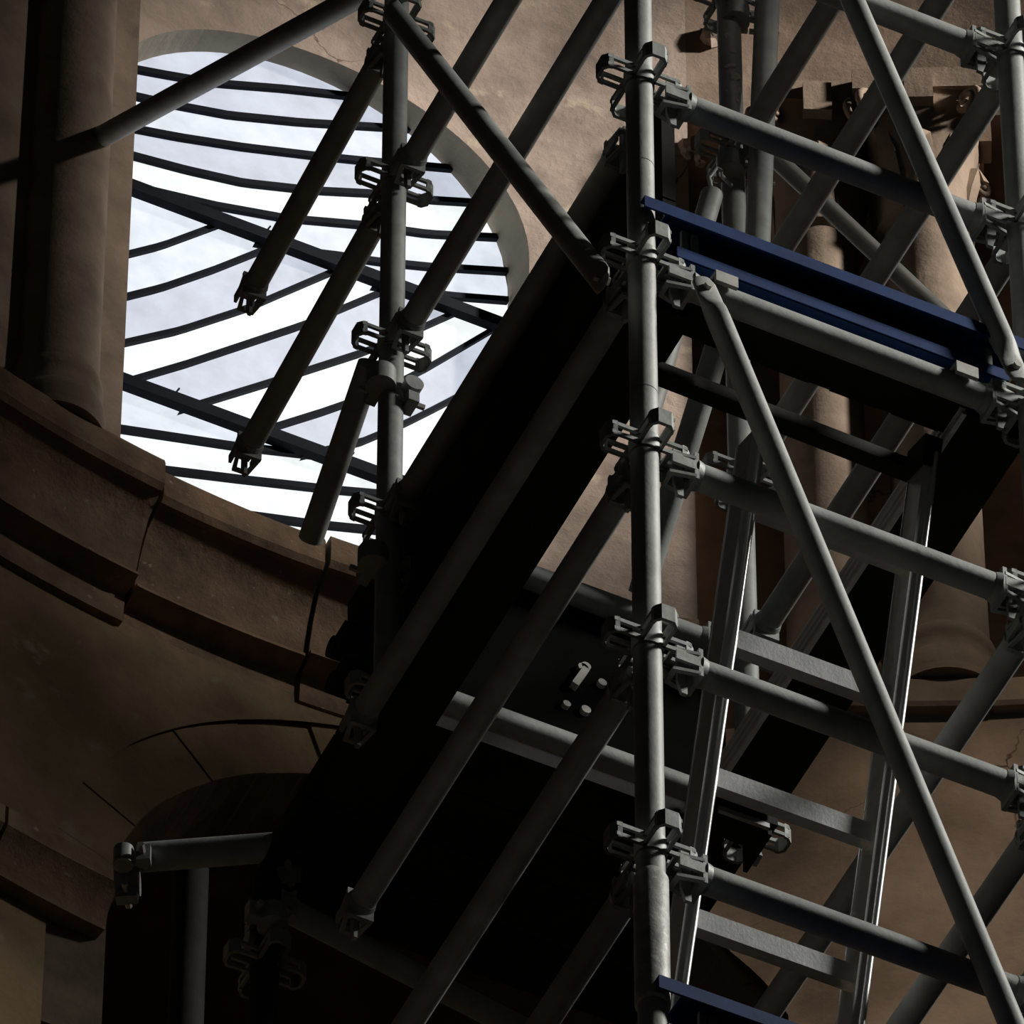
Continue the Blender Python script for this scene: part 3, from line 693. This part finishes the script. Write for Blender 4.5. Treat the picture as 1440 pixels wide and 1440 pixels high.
# tall dark guard board behind the pale standard
gt = thing('guard_panel', 'dark wooden guard panel of two boards on edge behind the pale standard', 'board', (.195, 1., -.14))
for (y0, y1, z0, z1) in ((.27, 1.59, .085, .365), (.27, 1.335, -.14, .08)):
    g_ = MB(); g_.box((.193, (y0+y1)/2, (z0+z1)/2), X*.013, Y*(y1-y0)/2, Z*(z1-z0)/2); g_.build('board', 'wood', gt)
for z_ in (.24, .14):
    g_ = MB(); g_.tube((.15, 1.60, z_), (.225, 1.60, z_), .022, seg=14); g_.box((.185, 1.575, z_), X*.03, Y*.03, Z*.02); g_.build('end_fitting', 'wood', gt)
# hatch bar
hb = MB(); a_ = P(918, 522, 'Z', -.52); c_ = P(1305, 672, 'Z', -.52); hb.bar(a_, c_, .03, .03); ho = hb.build('hatch_bar', 'wood', loc=a_); tag(ho, 'dark square bar across the hatch reaching the ladder head', 'bar')

# ------------------------------------------------------------------ ladder through the hatch
lt = P(1297, 660, 'X', .62); lb = P(1195, 1440, 'X', .62); ld = (lb-lt).normalized(); lnrm = X.cross(ld).normalized()
lad = thing('ladder', 'aluminium ladder with bright rails leaning through the open hatch', 'ladder', lb+ld*.5)
XR = .62; 
pl_ = P(1000, 1000, 'Z', 0)
# left rail: same plane, so solve its distance along X
best = None
for i in range(400):
    xx = .1+.5*i/400; q = P(1002, 1000, 'X', xx); w_ = lt+ld*((q.z-lt.z)/ld.z)
    e = abs(q.y-w_.y)
    if best is None or e < best[0]: best = (e, xx)
XL = best[1]
for k_, x in enumerate((XL, XR)):
    top = Vector((x, lt.y, lt.z)) - ld*(.02 if k_ else -.07); bot = Vector((x, lb.y, lb.z))+ld*.55
    b_ = MB(); b_.bar(top, bot, .022, .062, up=lnrm)
    ro_ = b_.build('rail', 'alu', lad, smooth=20)
    fn = lnrm if lnrm.y < 0 else -lnrm
    for sx, rr_, fo_ in ((.0085, .0066, .030), (-.0112, .0022, -.028)):
        e_ = MB(); e_.tube(top+X*sx+fn*fo_, bot+X*sx+fn*fo_, rr_, seg=14); e_.build('rail_glint_bead', 'polish', ro_, smooth=60)  # polished beads added along the rail edges to catch a bright glint
c_ = MB(); c_.bar(Vector((XR, lt.y, lt.z))-ld*.05, Vector((XR, lt.y, lt.z))+ld*.012, .034, .07, up=lnrm); c_.build('end_cap', 'wood', lad, smooth=20)
yr = [(1030, 905), (1003, 1103), (975, 1297)]
zr = []
for px_, py_ in yr:
    q = P(px_, py_, 'X', XL+.02); zr.append(q.z)
stp = (zr[2]-zr[0])/2
for i in range(-1, 6):
    z_ = zr[0]+stp*i; c0 = lt+ld*((z_-lt.z)/ld.z)
    b_ = MB(); b_.bar(Vector((XL, c0.y, z_)), Vector((XR, c0.y, z_)), .036, .030, up=(lnrm if lnrm.z > 0 else -lnrm)); b_.build('rung', 'alu', lad, smooth=20)

# ------------------------------------------------------------------ outrigger platform beyond the window standard
pf = thing('platform', 'black boarded platform hung behind the scaffold over the dark arch', 'deck', (.5, 1.6, -.2))
for i in range(4):
    y0 = CY+.05+i*.132
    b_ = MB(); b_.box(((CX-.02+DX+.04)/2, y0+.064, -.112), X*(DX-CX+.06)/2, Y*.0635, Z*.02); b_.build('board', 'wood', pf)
ledger('dark scaffold ledger along the outer edge of the black platform', P(350, 1240, 'Z', -.165), P(760, 1450, 'Z', -.165), heads=(1, 0))
pn = thing('bolted_panel', 'dark upright panel with pale bolt heads between two ledgers', 'panel', (.5, CY+.035, -.08))
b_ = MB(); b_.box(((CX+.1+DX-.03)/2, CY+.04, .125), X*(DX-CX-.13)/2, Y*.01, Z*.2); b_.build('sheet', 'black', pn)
for px_, py_, r_ in ((837, 915, .0), (845, 963, .009), (795, 993, .008), (822, 1001, .01), (818, 942, .011), (961, 970, .009), (822, 940, .01)):
    if r_ == 0: continue
    p = P(px_, py_, 'Y', CY+.028); c_ = MB(); c_.tube(p-Y*.008, p+Y*.004, r_, seg=10); c_.build('bolt_head', 'bolt', pn)
p = P(813, 960, 'Y', CY+.026); c_ = MB(); c_.bar(P(806, 966, 'Y', CY+.024), P(822, 944, 'Y', CY+.024), .014, .02); c_.build('bolt_shank', 'bolt', pn)
# bracket at the platform's outer corner
pA, pB = P(196, 1206, 'Z', -.1), P(405, 1190, 'Z', -.1)
bt = thing('bracket_tube', 'short dark tube with clamps at both ends in front of the dark arch', 'scaffold tube', pA)
b_ = MB(); b_.tube(pA, pB+(pB-pA)*.15, TR+.004, seg=24); b_.build('tube', 'steel', bt)
d_ = (pB-pA).normalized()
coupler('clamp at the free end of the short bracket tube', pA-d_*.025+Z*-.03, d_, Z, (d_.cross(Z)).normalized()*.03)
coupler('clamp where the bracket tube meets the platform edge', pB+Z*-.005, d_, Z, (d_.cross(Z)).normalized()*.03)
coupler('lower clamp on the black post under the platform corner', P(372, 1310, 'Y', 1.83), Z, X, Y*.035)
pt = P(375, 1262, 'Y', 1.86)
ps = thing('platform_post', 'black post hanging below the platform corner', 'scaffold tube', pt-Z*1.6); b_ = MB(); b_.tube(pt-Z*1.6, pt+Z*.05, TR+.003, seg=24); b_.build('tube', 'wood', ps); node(ps, pt-Z*.18, (X, -X, Y, -Y))
pt = P(268, 1250, 'Y', 2.25)
ps = thing('platform_post', 'thicker black post behind the short bracket tube', 'scaffold tube', pt-Z*1.4); b_ = MB(); b_.tube(pt-Z*1.4, pt+Z*.05, .034, seg=24); b_.build('tube', 'wood', ps)
for o in bpy.data.objects:
    if '_loc' in o: del o['_loc']
